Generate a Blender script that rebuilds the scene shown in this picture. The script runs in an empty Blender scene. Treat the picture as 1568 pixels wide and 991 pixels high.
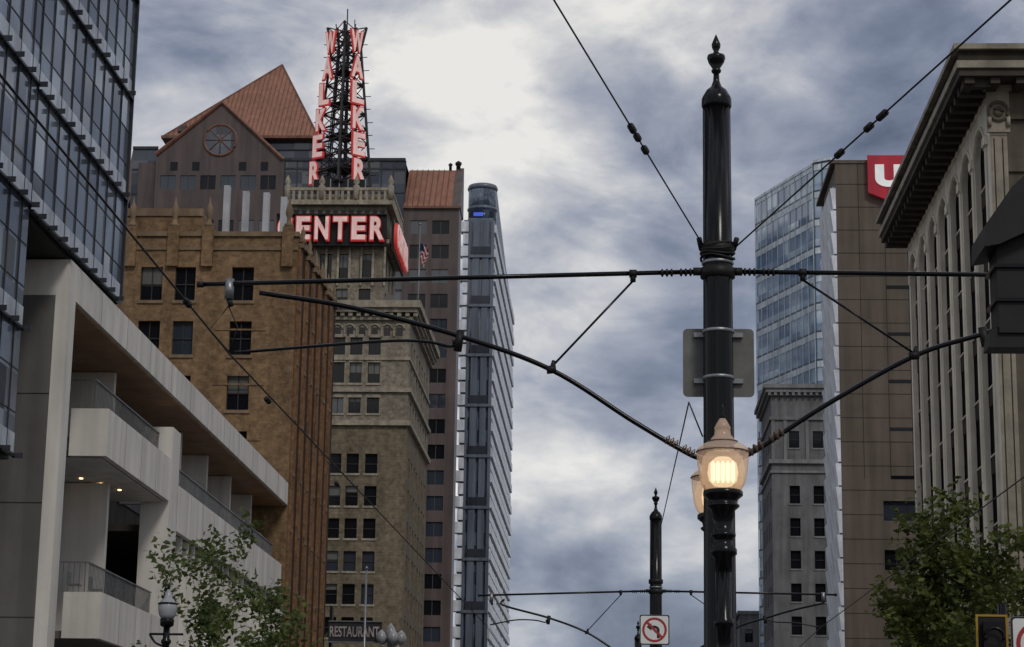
import bpy, math, random
from mathutils import Vector, Matrix, Euler
random.seed(7)
scene=bpy.context.scene
# ------------------------------------------------------------------ materials
MATS={}
def nt(m):
    m.use_nodes=True
    return m.node_tree.nodes,m.node_tree.links
def mat(name,col,rough=.75,metal=0.0,var=.3,scale=.35,bump=.15,streak=.35,emis=None,es=0,fine=4.0,spec=.4):
    if name in MATS: return MATS[name]
    m=bpy.data.materials.new(name); N,L=nt(m); b=N["Principled BSDF"]
    tc=N.new("ShaderNodeTexCoord")
    n1=N.new("ShaderNodeTexNoise"); n1.inputs["Scale"].default_value=scale; n1.inputs["Detail"].default_value=8; n1.inputs["Roughness"].default_value=.65
    L.new(tc.outputs["Object"],n1.inputs["Vector"])
    mp=N.new("ShaderNodeMapping"); mp.inputs["Scale"].default_value=(1.3,1.3,.09)
    L.new(tc.outputs["Object"],mp.inputs["Vector"])
    n2=N.new("ShaderNodeTexNoise"); n2.inputs["Scale"].default_value=1.0; n2.inputs["Detail"].default_value=6
    L.new(mp.outputs[0],n2.inputs["Vector"])
    r1=N.new("ShaderNodeMapRange"); r1.inputs[1].default_value=.3; r1.inputs[2].default_value=.7; r1.inputs[3].default_value=1-var; r1.inputs[4].default_value=1+var*.6
    L.new(n1.outputs[0],r1.inputs[0])
    r2=N.new("ShaderNodeMapRange"); r2.inputs[1].default_value=.3; r2.inputs[2].default_value=.65; r2.inputs[3].default_value=1-streak; r2.inputs[4].default_value=1.08
    L.new(n2.outputs[0],r2.inputs[0])
    mu=N.new("ShaderNodeMath"); mu.operation='MULTIPLY'; L.new(r1.outputs[0],mu.inputs[0]); L.new(r2.outputs[0],mu.inputs[1])
    mx=N.new("ShaderNodeVectorMath"); mx.operation='SCALE'; mx.inputs[0].default_value=col; L.new(mu.outputs[0],mx.inputs["Scale"])
    L.new(mx.outputs[0],b.inputs["Base Color"])
    b.inputs["Roughness"].default_value=rough; b.inputs["Metallic"].default_value=metal
    b.inputs["Specular IOR Level"].default_value=spec
    if bump>0:
        n3=N.new("ShaderNodeTexNoise"); n3.inputs["Scale"].default_value=fine; n3.inputs["Detail"].default_value=5
        L.new(tc.outputs["Object"],n3.inputs["Vector"])
        bp=N.new("ShaderNodeBump"); bp.inputs["Strength"].default_value=bump; bp.inputs["Distance"].default_value=.05
        L.new(n3.outputs[0],bp.inputs["Height"]); L.new(bp.outputs[0],b.inputs["Normal"])
    if emis:
        b.inputs["Emission Color"].default_value=(*emis,1); b.inputs["Emission Strength"].default_value=es
        m.cycles.emission_sampling='NONE'
    MATS[name]=m; return m
def wallcoord(N,L):
    tc=N.new("ShaderNodeTexCoord"); sp=N.new("ShaderNodeSeparateXYZ"); L.new(tc.outputs["Object"],sp.inputs[0])
    ad=N.new("ShaderNodeMath"); ad.operation='ADD'; L.new(sp.outputs[0],ad.inputs[0]); L.new(sp.outputs[1],ad.inputs[1])
    cb=N.new("ShaderNodeCombineXYZ"); L.new(ad.outputs[0],cb.inputs[0]); L.new(sp.outputs[2],cb.inputs[1])
    return cb,tc
def brickmat(name,c1,c2,mortar,bw=.5,bh=.2,rough=.85,msize=.012,var=.3):
    m=bpy.data.materials.new(name); N,L=nt(m); b=N["Principled BSDF"]
    cb,tc=wallcoord(N,L)
    bt=N.new("ShaderNodeTexBrick"); bt.inputs["Scale"].default_value=1; bt.inputs["Brick Width"].default_value=bw; bt.inputs["Row Height"].default_value=bh
    bt.inputs["Mortar Size"].default_value=msize; bt.inputs["Color1"].default_value=(*c1,1); bt.inputs["Color2"].default_value=(*c2,1); bt.inputs["Mortar"].default_value=(*mortar,1)
    L.new(cb.outputs[0],bt.inputs["Vector"])
    n1=N.new("ShaderNodeTexNoise"); n1.inputs["Scale"].default_value=.3; n1.inputs["Detail"].default_value=9; n1.inputs["Roughness"].default_value=.75; L.new(tc.outputs["Object"],n1.inputs["Vector"])
    r1=N.new("ShaderNodeMapRange"); r1.inputs[1].default_value=.3; r1.inputs[2].default_value=.7; r1.inputs[3].default_value=1-var; r1.inputs[4].default_value=1+var*.6; L.new(n1.outputs[0],r1.inputs[0])
    n2=N.new("ShaderNodeTexNoise"); n2.inputs["Scale"].default_value=2.2; n2.inputs["Detail"].default_value=4; n2.inputs["Roughness"].default_value=.8; L.new(tc.outputs["Object"],n2.inputs["Vector"])
    r2=N.new("ShaderNodeMapRange"); r2.inputs[1].default_value=.35; r2.inputs[2].default_value=.65; r2.inputs[3].default_value=.62; r2.inputs[4].default_value=1.28; L.new(n2.outputs[0],r2.inputs[0])
    mp=N.new("ShaderNodeMapping"); mp.inputs["Scale"].default_value=(.8,.8,.05); L.new(tc.outputs["Object"],mp.inputs["Vector"])
    n3=N.new("ShaderNodeTexNoise"); n3.inputs["Scale"].default_value=1; n3.inputs["Detail"].default_value=5; L.new(mp.outputs[0],n3.inputs["Vector"])
    r3=N.new("ShaderNodeMapRange"); r3.inputs[1].default_value=.3; r3.inputs[2].default_value=.6; r3.inputs[3].default_value=.72; r3.inputs[4].default_value=1.05; L.new(n3.outputs[0],r3.inputs[0])
    k=N.new("ShaderNodeMath"); k.operation='MULTIPLY'; L.new(r1.outputs[0],k.inputs[0]); L.new(r2.outputs[0],k.inputs[1])
    k2=N.new("ShaderNodeMath"); k2.operation='MULTIPLY'; L.new(k.outputs[0],k2.inputs[0]); L.new(r3.outputs[0],k2.inputs[1])
    mx=N.new("ShaderNodeVectorMath"); mx.operation='SCALE'; L.new(bt.outputs[0],mx.inputs[0]); L.new(k2.outputs[0],mx.inputs["Scale"])
    L.new(mx.outputs[0],b.inputs["Base Color"]); b.inputs["Roughness"].default_value=rough; b.inputs["Specular IOR Level"].default_value=.25
    return m
def panemat(name,c1,c2,pw,ph,rough=.08,metal=0.0,spec=.8,tilt=.04,power=1.8):
    """curtain wall glass, every pane a little different in tint and tilt"""
    m=bpy.data.materials.new(name); N,L=nt(m); b=N["Principled BSDF"]
    cb,tc=wallcoord(N,L)
    sn=N.new("ShaderNodeVectorMath"); sn.operation='SNAP'; sn.inputs[1].default_value=(pw,ph,1); L.new(cb.outputs[0],sn.inputs[0])
    wn=N.new("ShaderNodeTexWhiteNoise"); wn.noise_dimensions='3D'; L.new(sn.outputs[0],wn.inputs["Vector"])
    mx=N.new("ShaderNodeMix"); mx.data_type='RGBA'; mx.inputs[6].default_value=(*c1,1); mx.inputs[7].default_value=(*c2,1)
    pw_=N.new("ShaderNodeMath"); pw_.operation='POWER'; pw_.inputs[1].default_value=power; L.new(wn.outputs["Value"],pw_.inputs[0])
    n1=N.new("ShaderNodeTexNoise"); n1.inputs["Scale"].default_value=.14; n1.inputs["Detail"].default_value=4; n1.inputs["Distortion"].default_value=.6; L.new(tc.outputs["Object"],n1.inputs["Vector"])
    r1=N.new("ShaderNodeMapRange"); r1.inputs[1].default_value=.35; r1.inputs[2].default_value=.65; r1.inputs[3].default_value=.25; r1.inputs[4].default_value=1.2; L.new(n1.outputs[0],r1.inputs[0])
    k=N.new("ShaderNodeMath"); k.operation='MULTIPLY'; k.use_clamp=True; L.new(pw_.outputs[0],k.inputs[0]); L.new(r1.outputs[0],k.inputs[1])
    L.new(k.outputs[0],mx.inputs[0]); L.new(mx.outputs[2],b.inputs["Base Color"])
    b.inputs["Roughness"].default_value=rough; b.inputs["Metallic"].default_value=metal; b.inputs["Specular IOR Level"].default_value=spec
    ge=N.new("ShaderNodeNewGeometry")
    sb=N.new("ShaderNodeVectorMath"); sb.operation='SUBTRACT'; sb.inputs[1].default_value=(.5,.5,.5); L.new(wn.outputs["Color"],sb.inputs[0])
    sc=N.new("ShaderNodeVectorMath"); sc.operation='SCALE'; sc.inputs["Scale"].default_value=tilt; L.new(sb.outputs[0],sc.inputs[0])
    ad=N.new("ShaderNodeVectorMath"); ad.operation='ADD'; L.new(ge.outputs["Normal"],ad.inputs[0]); L.new(sc.outputs[0],ad.inputs[1])
    no=N.new("ShaderNodeVectorMath"); no.operation='NORMALIZE'; L.new(ad.outputs[0],no.inputs[0]); L.new(no.outputs[0],b.inputs["Normal"])
    return m
def gloss(name,col,rough=.1,metal=0.0,spec=.6): 
    return mat(name,col,rough=rough,metal=metal,var=.15,bump=0,streak=.1,spec=spec)

glass_d=gloss("window_glass_dark",(.008,.009,.012),spec=.3)
glass_m=gloss("window_glass_blind",(.12,.12,.11),rough=.3)
glass_b=gloss("window_glass_sky",(.03,.04,.055),rough=.05,spec=.8)
GL=[glass_d,glass_d,glass_d,glass_d,glass_b]
black=mat("black_enamel",(.004,.004,.005),rough=.20,var=.2,scale=3,bump=.03,streak=.1,spec=.25)
steel=mat("galvanised_steel",(.30,.31,.32),rough=.4,metal=.8,var=.3,scale=6,bump=.05,streak=.2)
alu=mat("sign_back_aluminium",(.20,.20,.19),rough=.6,metal=.2,var=.3,scale=4,bump=.03,streak=.35)
darkm=mat("dark_fitting",(.014,.013,.013),rough=.5,var=.3,scale=8,bump=.1,spec=.25)
rust=mat("porcelain_insulator",(.11,.075,.055),rough=.3,var=.2,scale=10,bump=0)
frame_d=mat("dark_window_frame",(.035,.03,.028),rough=.5,bump=0)
# ------------------------------------------------------------------ builder
class Obj:
    def __init__(s,name,loc=(0,0,0)):
        s.name=name; s.parts={}; s.xf=None; s.loc=Vector(loc); s.extra=[]
    def add(s,part,m,V,F,smooth=False):
        k=(part,m.name,smooth)
        if k not in s.parts: s.parts[k]=([],[],m)
        v,f,_=s.parts[k]; o=len(v)
        if s.xf is not None: V=[s.xf@Vector(p) for p in V]
        v.extend([tuple(p) for p in V]); f.extend([tuple(i+o for i in q) for q in F])
    def box(s,part,m,x0,x1,y0,y1,z0,z1):
        if x1<x0:x0,x1=x1,x0
        if y1<y0:y0,y1=y1,y0
        if z1<=z0 or x1-x0<1e-4 or y1-y0<1e-4: return
        V=[(x0,y0,z0),(x1,y0,z0),(x1,y1,z0),(x0,y1,z0),(x0,y0,z1),(x1,y0,z1),(x1,y1,z1),(x0,y1,z1)]
        s.add(part,m,V,[(0,3,2,1),(4,5,6,7),(0,1,5,4),(1,2,6,5),(2,3,7,6),(3,0,4,7)])
    def prism(s,part,m,A,B):
        n=len(A); V=list(A)+list(B)
        F=[tuple(range(n)),tuple(range(2*n-1,n-1,-1))]+[(i,i+n,(i+1)%n+n,(i+1)%n) for i in range(n)]
        s.add(part,m,V,F)
    def extY(s,part,m,poly,y0,y1): s.prism(part,m,[(x,y0,z) for x,z in poly],[(x,y1,z) for x,z in poly])
    def extX(s,part,m,poly,x0,x1): s.prism(part,m,[(x0,y,z) for y,z in poly],[(x1,y,z) for y,z in poly])
    def extZ(s,part,m,poly,z0,z1): s.prism(part,m,[(x,y,z0) for x,y in poly],[(x,y,z1) for x,y in poly])
    def tube(s,part,m,pts,r,n=8,smooth=True):
        pts=[Vector(p) for p in pts]; k=len(pts)
        R=r if isinstance(r,(list,tuple)) else [r]*k
        V=[];F=[]
        for i,p in enumerate(pts):
            t=(pts[min(i+1,k-1)]-pts[max(i-1,0)]).normalized()
            ref=Vector((0,0,1)) if abs(t.z)<.9 else Vector((1,0,0))
            a=t.cross(ref).normalized(); b=t.cross(a).normalized()
            for j in range(n):
                th=2*math.pi*j/n; V.append(p+a*(R[i]*math.cos(th))+b*(R[i]*math.sin(th)))
        for i in range(k-1):
            for j in range(n): F.append((i*n+j,i*n+(j+1)%n,(i+1)*n+(j+1)%n,(i+1)*n+j))
        F.append(tuple(range(n-1,-1,-1))); F.append(tuple((k-1)*n+j for j in range(n)))
        s.add(part,m,V,F,smooth)
    def lathe(s,part,m,cx,cy,prof,n=16,smooth=True,flute=0):
        V=[];F=[];k=len(prof)
        for r,z in prof:
            for j in range(n):
                th=2*math.pi*j/n; rr=max(r,.0005)*(1-(flute if j%2 else 0)); V.append((cx+rr*math.cos(th),cy+rr*math.sin(th),z))
        for i in range(k-1):
            for j in range(n): F.append((i*n+j,i*n+(j+1)%n,(i+1)*n+(j+1)%n,(i+1)*n+j))
        F.append(tuple(range(n-1,-1,-1))); F.append(tuple((k-1)*n+j for j in range(n)))
        s.add(part,m,V,F,smooth)
    def fb(s,part,m,ax,P,a0,a1,d0,d1,z0,z1):
        if ax=='F': s.box(part,m,a0,a1,P+d0,P+d1,z0,z1)
        elif ax=='L': s.box(part,m,P-d1,P-d0,a0,a1,z0,z1)
        else: s.box(part,m,P+d0,P+d1,a0,a1,z0,z1)
    def facade(s,ax,P,a0,a1,z0,z1,cols,rows,wall,t=.4,rec=.25,sill=None,frame=None,mid=(1,1),glass=None,lintel=None,inset=None):
        blinds=glass is None
        glass=glass or GL
        cols=sorted(c for c in cols if c[0]>a0 and c[1]<a1); rows=sorted(r for r in rows if r[0]>z0 and r[1]<z1)
        prev=a0
        for c in cols:
            s.fb("walls",wall,ax,P,prev,c[0],0,t,z0,z1); prev=c[1]; zp=z0
            for r in rows:
                s.fb("walls",inset or wall,ax,P,c[0],c[1],(.08 if inset else 0),t,zp,r[0]); zp=r[1]
                s.fb("windows",random.choice(glass),ax,P,c[0],c[1],rec,rec+.04,r[0],r[1])
                if blinds and random.random()<.3:
                    s.fb("blinds",glass_m,ax,P,c[0]+.05,c[1]-.05,rec-.02,rec-.004,r[1]-(r[1]-r[0])*random.uniform(.2,.55),r[1])
                if frame:
                    w=.07
                    for i in range(mid[0]):
                        x=c[0]+(c[1]-c[0])*(i+1)/(mid[0]+1); s.fb("window_frames",frame,ax,P,x-w/2,x+w/2,rec-.06,rec-.022,r[0],r[1])
                    for i in range(mid[1]):
                        z=r[0]+(r[1]-r[0])*(i+1)/(mid[1]+1); s.fb("window_frames",frame,ax,P,c[0],c[1],rec-.09,rec-.063,z-w/2,z+w/2)
                if sill: s.fb("sills",sill,ax,P,c[0]-.12,c[1]+.12,-.1,.1,r[0]-.18,r[0]+.02)
                if lintel: s.fb("lintels",lintel,ax,P,c[0]-.12,c[1]+.12,-.05,.1,r[1]-.01,r[1]+.3)
            s.fb("walls",wall,ax,P,c[0],c[1],0,t,zp,z1)
        s.fb("walls",wall,ax,P,prev,a1,0,t,z0,z1)
    def text(s,part,m,body,loc,rot,w,h,depth=.1,bold=.03):
        cu=bpy.data.curves.new(part,'FONT'); cu.body=body; cu.align_x='CENTER'; cu.align_y='CENTER'; cu.size=1; cu.extrude=.5; cu.offset=bold
        ob=bpy.data.objects.new(part,cu); bpy.context.collection.objects.link(ob); cu.materials.append(m)
        bpy.context.view_layer.update()
        xs=[c[0] for c in ob.bound_box]; ys=[c[1] for c in ob.bound_box]
        sx=w/(max(xs)-min(xs)); sy=h/(max(ys)-min(ys)); ob.scale=(sx,sy,depth)
        R=Euler(rot).to_matrix()
        off=R@Vector((-sx*(max(xs)+min(xs))/2,-sy*(max(ys)+min(ys))/2,0))
        ob.location=Vector(loc)-s.loc+off; ob.rotation_euler=rot; s.extra.append(ob); return ob
    def build(s):
        e=bpy.data.objects.new(s.name,None); e.empty_display_size=.5; e.location=s.loc; bpy.context.collection.objects.link(e)
        for (part,mn,sm),(v,f,m) in s.parts.items():
            me=bpy.data.meshes.new(part); me.from_pydata(v,[],f); me.materials.append(m)
            if sm: me.polygons.foreach_set("use_smooth",[True]*len(me.polygons))
            me.update(); o=bpy.data.objects.new(part,me); bpy.context.collection.objects.link(o); o.parent=e
            if tuple(s.loc)!=(0,0,0): o.location=-s.loc
        for o in s.extra: o.parent=e
        return e
def rng(a,b,st):
    out=[];x=a
    while x<b-1e-6: out.append(x); x+=st
    return out
def arcpts(p,n=10):
    """catmull-rom through points"""
    P=[Vector(q) for q in p]; P=[P[0]*2-P[1]]+P+[P[-1]*2-P[-2]]; out=[]
    for i in range(1,len(P)-2):
        for k in range(n):
            t=k/n; a,b,c,d=P[i-1:i+3]
            out.append(.5*((2*b)+(c-a)*t+(2*a-5*b+4*c-d)*t*t+(3*b-a-3*c+d)*t**3))
    out.append(P[-2]); return out

# ------------------------------------------------------------------ ground
def sheet(name,m,x0,x1,y0,y1,z,th=0):
    o=Obj(name)
    if th: o.box(name+"_slab",m,x0,x1,y0,y1,z-th,z)
    else: o.add(name+"_surface",m,[(x0,y0,z),(x1,y0,z),(x1,y1,z),(x0,y1,z)],[(0,1,2,3)])
    return o.build()
sheet("ground",mat("ground_soil",(.12,.11,.095),scale=.05),-3000,3000,-3000,3000,0)
sheet("road",mat("asphalt",(.05,.05,.052),rough=.9,scale=1.5,fine=30,bump=.4,streak=0),-13,13,-60,1200,.004)
conc=mat("pavement_concrete",(.28,.27,.25),scale=1,fine=20)
sheet("pavement",conc,-20,-13,-60,1200,.14,.14); sheet("pavement",conc,13,20,-60,1200,.14,.14)
tr=Obj("tram_track")
for x in (-2.9,4.9):
    tr.box("track_bed",mat("track_concrete",(.2,.195,.185),scale=1),x-1.3,x+1.3,-60,900,.004,.008)
    for dx in (-.72,.72): tr.box("rails",steel,x+dx-.035,x+dx+.035,-60,900,.004,.014)
tr.build()
mk=Obj("road_marking")
wp=mat("road_paint",(.75,.75,.72),scale=5)
for y in rng(-40,600,9):
    for x in (-8.2,8.2): mk.box("dashes",wp,x-.06,x+.06,y,y+3,.0045,.0085)
mk.build()

# ------------------------------------------------------------------ left: theatre with white frame and glass box
white=mat("white_stone_panel",(.68,.65,.60),rough=.6,var=.14,scale=.25,streak=.2)
greyp=mat("grey_concrete_panel",(.13,.125,.118),rough=.75,var=.25,scale=.2,streak=.25)
soff=mat("soffit_timber",(.40,.23,.13),rough=.6,var=.3,scale=.6,streak=.2)
curt=panemat("curtain_glass",(.045,.06,.085),(.42,.48,.55),1.5,1.45,rough=.10,metal=.35,spec=1.0,tilt=.07,power=1.4)
mull=mat("mullion_metal",(.05,.055,.065),rough=.4,metal=.5,bump=0)
band=mat("glass_band_frit",(.55,.60,.67),rough=.3,metal=.1,var=.4,scale=.5,bump=0)
th=Obj("theatre_building")
th.box("wall_core",greyp,-44,-24.4,75.6,128.6,0,21.3)
th.box("end_wall",greyp,-44,-20.5,75,75.5,0,20.1)
th.box("frame",white,-20.497,-20,75,75.5,0,20.1)
th.box("frame",white,-21.6,-20,75.503,76.0,0,20.1)
for z in (4.2,8.3,12.4,16.4): th.box("panel_joints",mull,-44,-20.5,74.985,75.0,z,z+.03)
for x in (-22.6,-25.2): th.box("panel_joints",mull,x,x+.03,74.984,74.999,0,20.1)
th.box("roof_fascia",white,-24,-20,75,129,20.1,21.45)
th.box("roof_soffit",soff,-24.3,-20.15,76.1,128.9,20.03,20.098)
for y in rng(80,128,4.5): th.box("fascia_joints",mull,-20.001,-19.995,y,y+.025,20.1,21.45)
th.box("frame",white,-21.3,-20,94.4,96.2,0,18.7)
def parapet(y0,y1,z0,z1,xi=-21.5):
    th.box("balcony_parapet",white,-20.25,-20,y0+.003,y1,z0,z1)
    th.box("balcony_parapet",white,xi,-20,y0-.25,y0,z0,z1)
    th.box("balcony_floor",greyp,-24.4,-20.253,y0+.003,y1,z0,z0+.3)
    for y in rng(y0+3,y1,3): th.box("parapet_joints",mull,-20.001,-19.996,y,y+.02,z0,z1)
    for y in rng(y0,y1,.22): th.box("balcony_railing",steel,-20.62,-20.59,y,y+.03,z1,z1+1.15)
    for x in rng(xi-1.0,-20.6,.22): th.box("balcony_railing",steel,x,x+.03,y0-.15,y0-.12,z1,z1+1.15)
    th.box("balcony_railing",steel,-20.65,-20.56,y0-.16,y1,z1+1.15,z1+1.2)
    th.box("balcony_railing",steel,xi-1.0,-20.65,y0-.16,y0-.1,z1+1.15,z1+1.2)
parapet(82.3,94.3,15.3,17.2); parapet(82.9,94.3,8.2,10.0)
parapet(96.4,127.6,14.2,16.3,-20.5)
th.box("balcony_soffit",white,-24.35,-20.3,82.4,94.2,15.24,15.297)
th.box("frame",white,-20.6,-20,127.6,128.7,2,14.2)
for y0,y1 in ((77,94),(96.5,128)):
    for z0 in ((1,5.2,10.4,14.5) if y0<90 else (1,5.2,10.4,16.5)):
        th.box("recess_glazing",curt,-24.36,-24.3,y0,y1,z0,z0+3.2)
for y in (80.2,88.5,103,110,117,124):
    th.box("balcony_partition",white,-24.3,-21.4,y,y+.35,8.3 if y<95 else 16.4,15.2 if y<95 else 20.0)
for y in (80.2,88.5): th.box("balcony_partition",white,-24.3,-21.4,y,y+.35,17.2,20.0)
for y in rng(97,127.5,1.55): th.box("sun_fins",white,-20.9,-20.2,y,y+.18,8.6,14.19)
th.box("lower_glazing",curt,-21.1,-21.0,96.5,127.5,4,14.1)
th.box("lower_canopy",white,-21.3,-19.8,96.3,128,3.4,4.3)
warm=mat("downlight_lamp",(.9,.6,.3),emis=(1,.62,.28),es=4,bump=0)
for y,x in ((86,-22.9),(87.4,-22.3),(88.8,-21.8),(90.6,-21.4),(84.2,-23.3)):
    th.lathe("downlights",warm,x,y,[(.08,15.2),(.08,15.235)],8)
for x,y in ((-21.6,84.6),(-21.2,86.5)):
    th.box("terrace_chair",steel,x-.25,x+.25,y-.25,y+.25,10.45,10.5); th.box("terrace_chair",steel,x-.25,x-.2,y-.25,y+.25,10.5,11.0)
th.build()

gb=Obj("glass_office_building")
gb.box("core",greyp,-44,-20.6,46,82.6,22,62)
gb.box("core",greyp,-44,-20.6,46,69.0,13.6,22)
def curtain(o,y0,y1,z0,z1):
    o.box("curtain_wall",curt,-20.5,-20.08,y0,y1,z0,z1)
    for y in rng(y0,y1+.01,1.5): o.box("fins",mull,-20.08,-20.03,y-.025,y+.025,z0,z1)
    k=0
    for z in rng(z0,z1,1.45):
        if k%3==0:
            o.box("floor_bands",band,-20.08,-20.045,y0,y1,z+.02,z+.75)
            o.box("ledges",mull,-20.08,-19.93,y0,y1,z-.07,z+.02)
            for y in rng(y0,y1-.8,1.5): o.box("ledge_brackets",mull,-20.02,-19.68,y+.7,y+.76,z-.12,z+.06)
        else: o.box("transoms",mull,-20.08,-20.06,y0,y1,z-.02,z+.02)
        k+=1
curtain(gb,69.45,83,21.75,62); curtain(gb,46,69.4,13.2,62)
gb.box("corner_trim",mull,-20.55,-19.95,83,83.12,21.7,62)
gb.box("soffit",darkm,-44,-20.2,46,69.4,13.05,13.198); gb.box("soffit",darkm,-24,-20.2,69.45,83,21.5,21.748)
gb.build()

# ------------------------------------------------------------------ brick office
brick=brickmat("ochre_brick",(.255,.162,.085),(.205,.127,.065),(.19,.135,.085),.46,.15,var=.25)
bricks=brickmat("ochre_brick_side",(.27,.14,.065),(.21,.107,.049),(.15,.09,.05),.46,.15)
bgap=brickmat("brick_recess_shade",(.055,.03,.018),(.04,.024,.016),(.04,.025,.016),.46,.15)  # brick coloured near-black to stand for shade between the ribs
bstone=mat("brick_trim_stone",(.215,.15,.09),scale=1)
bo=Obj("brick_office_building")
bo.box("core",brick,-45,-20.4,129.4,148,0,37.0)
rows=[(33.0-3.5*k,35.2-3.5*k) for k in range(9)]
bo.facade('F',129,-45,-20,0,37.2,[(-36,-34.6),(-33.8,-32.4),(-29.9,-28.5),(-27.7,-26.4),(-24.1,-22.7)],rows,brick,rec=.3,sill=bstone,frame=frame_d,mid=(1,1))
bo.box("parapet",bstone,-45,-19.9,128.85,129.5,37.2,37.5)
bo.box("string_course",bstone,-45,-19.95,128.9,129.0,36.3,36.5)
for z in (31.2,27.7,24.2,20.7): bo.box("string_course",brick,-25.0,-21.8,128.94,129.0,z-.1,z)
for x in (-30.6,-27.9,-25.7,-20.6):
    bo.box("pilaster_head",brick,x-.35,x+.35,128.7,129.0,35.2,37.8)
    bo.lathe("finials",bstone,x,129.0,[(.28,37.8),(.30,38.0),(.16,38.1),(.13,38.4),(.24,38.7),(.2,39.1),(.08,39.4),(.04,39.7),(0,39.85)],10)
bo.box("penthouse",brick,-45,-26.6,131,140,37.0,39.5); bo.box("penthouse",bstone,-45,-26.5,130.9,131,39.1,39.6)
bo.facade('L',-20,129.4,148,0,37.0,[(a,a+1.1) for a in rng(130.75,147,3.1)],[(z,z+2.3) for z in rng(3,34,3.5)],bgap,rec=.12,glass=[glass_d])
k=0
for a in rng(129.45,147.5,1.55):
    big=(k%2==0)
    top=36.6 if big else 34.6; d=.16 if big else .07; wd_=.8 if big else .22
    bo.box("ribs",bricks,-20+.001,-20+d,a,a+wd_,0,top)
    if big:
        bo.box("rib_caps",bstone,-20,-20+d+.18,a-.05,a+wd_+.05,top,top+.3)
        bo.lathe("finials",bstone,-19.8,a+.4,[(.2,top+.3),(.22,top+.6),(.1,top+.75),(.16,top+1.0),(.05,top+1.4),(0,top+1.6)],8)
        for z in rng(8,34,3.5): bo.box("rib_rings",bstone,-20+d,-20+d+.05,a+.02,a+wd_-.02,z,z+.25)
    k+=1
bo.box("side_cornice",bstone,-20,-19.8,129.5,148,37.0,37.4)
wpipe=mat("white_vent",(.5,.51,.53),rough=.4,metal=.3)
for x,z in ((-26.2,43.0),(-24.9,42.6),(-23.5,42.5),(-22.3,42.2)):
    bo.box("roof_vents",wpipe,x-.2,x+.2,137,137.5,37.0,z)
bo.build()

# ------------------------------------------------------------------ Walker tower
wst=brickmat("grey_tan_masonry",(.28,.245,.19),(.24,.21,.163),(.19,.168,.135),1.2,.4)
wlow=brickmat("brown_tan_masonry",(.205,.168,.115),(.175,.141,.095),(.13,.108,.075),.9,.3)
wtrim=mat("ornate_stone_trim",(.34,.30,.23),scale=1.5,var=.45,fine=2,bump=.4)
wk=Obj("office_tower_with_lattice_sign")
wk.box("core",wlow,-40,-20.4,202.8,225,0,49.5)
cf=[(-27.5-4.9*i,-26.3-4.9*i) for i in range(3)]+[(-25.8-4.9*i,-24.6-4.9*i) for i in range(3)]+[(-24.0,-22.8)]
cf=sorted(c for c in cf)
rl=[(z,z+1.95) for z in rng(2.2,37,3.15)]
cs=[(a,a+1.2) for a in rng(204.6,224,2.9)]
wk.facade('F',202.4,-40,-20,0,38.6,cf,rl,wlow,rec=.3,sill=wtrim,frame=frame_d,mid=(0,1))
wk.facade('L',-20,202.8,225.5,0,38.6,cs,rl,wlow,rec=.3,frame=frame_d,mid=(0,1))
ru=[(39.6,41.2),(42.6,44.7),(45.4,47.2)]
wk.facade('F',202.4,-40,-20,38.6,50,cf,ru,wst,rec=.3,sill=wtrim,frame=frame_d,mid=(1,0),lintel=wtrim)
wk.facade('L',-20,202.8,225.5,38.6,50,cs,ru,wst,rec=.3)
def course(z0,z1,d,m=wtrim):
    wk.box("cornices",m,-40,-20+d,202.4-d,202.4-.001,z0,z1); wk.box("cornices",m,-20+.001,-20+d,202.401,225.5,z0,z1)
course(38.4,38.9,.35); course(41.7,42.1,.3); course(44.9,45.2,.15); course(48.9,49.2,.35); course(49.6,50.0,.8); course(50.002,50.7,1.1)
wk.box("roof",wst,-40,-20,202.4,225.5,50.0,50.4)
for x in rng(-39.6,-19.3,.8): wk.box("dentils",wtrim,x,x+.4,201.75,202.04,49.2,49.6)
for y in rng(202,225,.8): wk.box("dentils",wtrim,-19.65,-19.35,y,y+.4,49.2,49.6)
for x in rng(-39.3,-20.2,1.22):   # arcaded frieze
    wk.tube("arcade",wtrim,[(x+.55*math.cos(t)*.9,202.33,48.0+.5*math.sin(t)) for t in [math.pi*i/8 for i in range(9)]],.09,6)
    wk.box("arcade",wtrim,x-.6,x-.45,202.25,202.398,47.3,48.1)
    wk.box("arcade_niche_shade",frame_d,x-.32,x+.32,202.385,202.399,47.35,48.2)  # flat dark plates stand in for the shade inside the niches
X0,X1,Y0,Y1=-32.6,-23.1,206,217
wk.box("crown_core",wst,X0+.4,X1-.4,Y0+.4,Y1,50,63)
wk.facade('F',Y0,X0,X1,50,57.6,[(-31.4,-30.2),(-29.6,-28.4),(-27.9,-26.7),(-25.6,-24.4)],[(51.2,53.0),(54.0,56.6)],wst,rec=.25,frame=frame_d,mid=(1,0))
wk.facade('L',X1,Y0+.4,Y1,50,57.6,[(207.5,208.6),(210.5,211.6),(213.5,214.6)],[(51.2,53.0),(54.0,56.6)],wst,rec=.25)
for x in rng(X0,X1,1.18): wk.box("crown_pilasters",wtrim,x,x+.22,Y0-.2,Y0-.001,53.3,57.6)
wk.box("crown_band",wtrim,X0-.5,X1+.5,Y0-.5,Y1,57.6,58.0)
wk.box("crown_wall",wst,X0,X1,Y0,Y1,58.001,61.6)
for x in rng(X0+.2,X1,.8): wk.box("crown_openings",glass_d,x,x+.42,Y0-.05,Y0-.001,59.9,61.2)
wk.box("crown_band",wtrim,X0-.7,X1+.7,Y0-.7,Y1+.3,61.6,62.1)
for x in rng(X0-.6,X1+.4,.62): wk.box("crown_balustrade",wtrim,x,x+.26,Y0-.6,Y0-.4,62.1,63.1)
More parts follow.
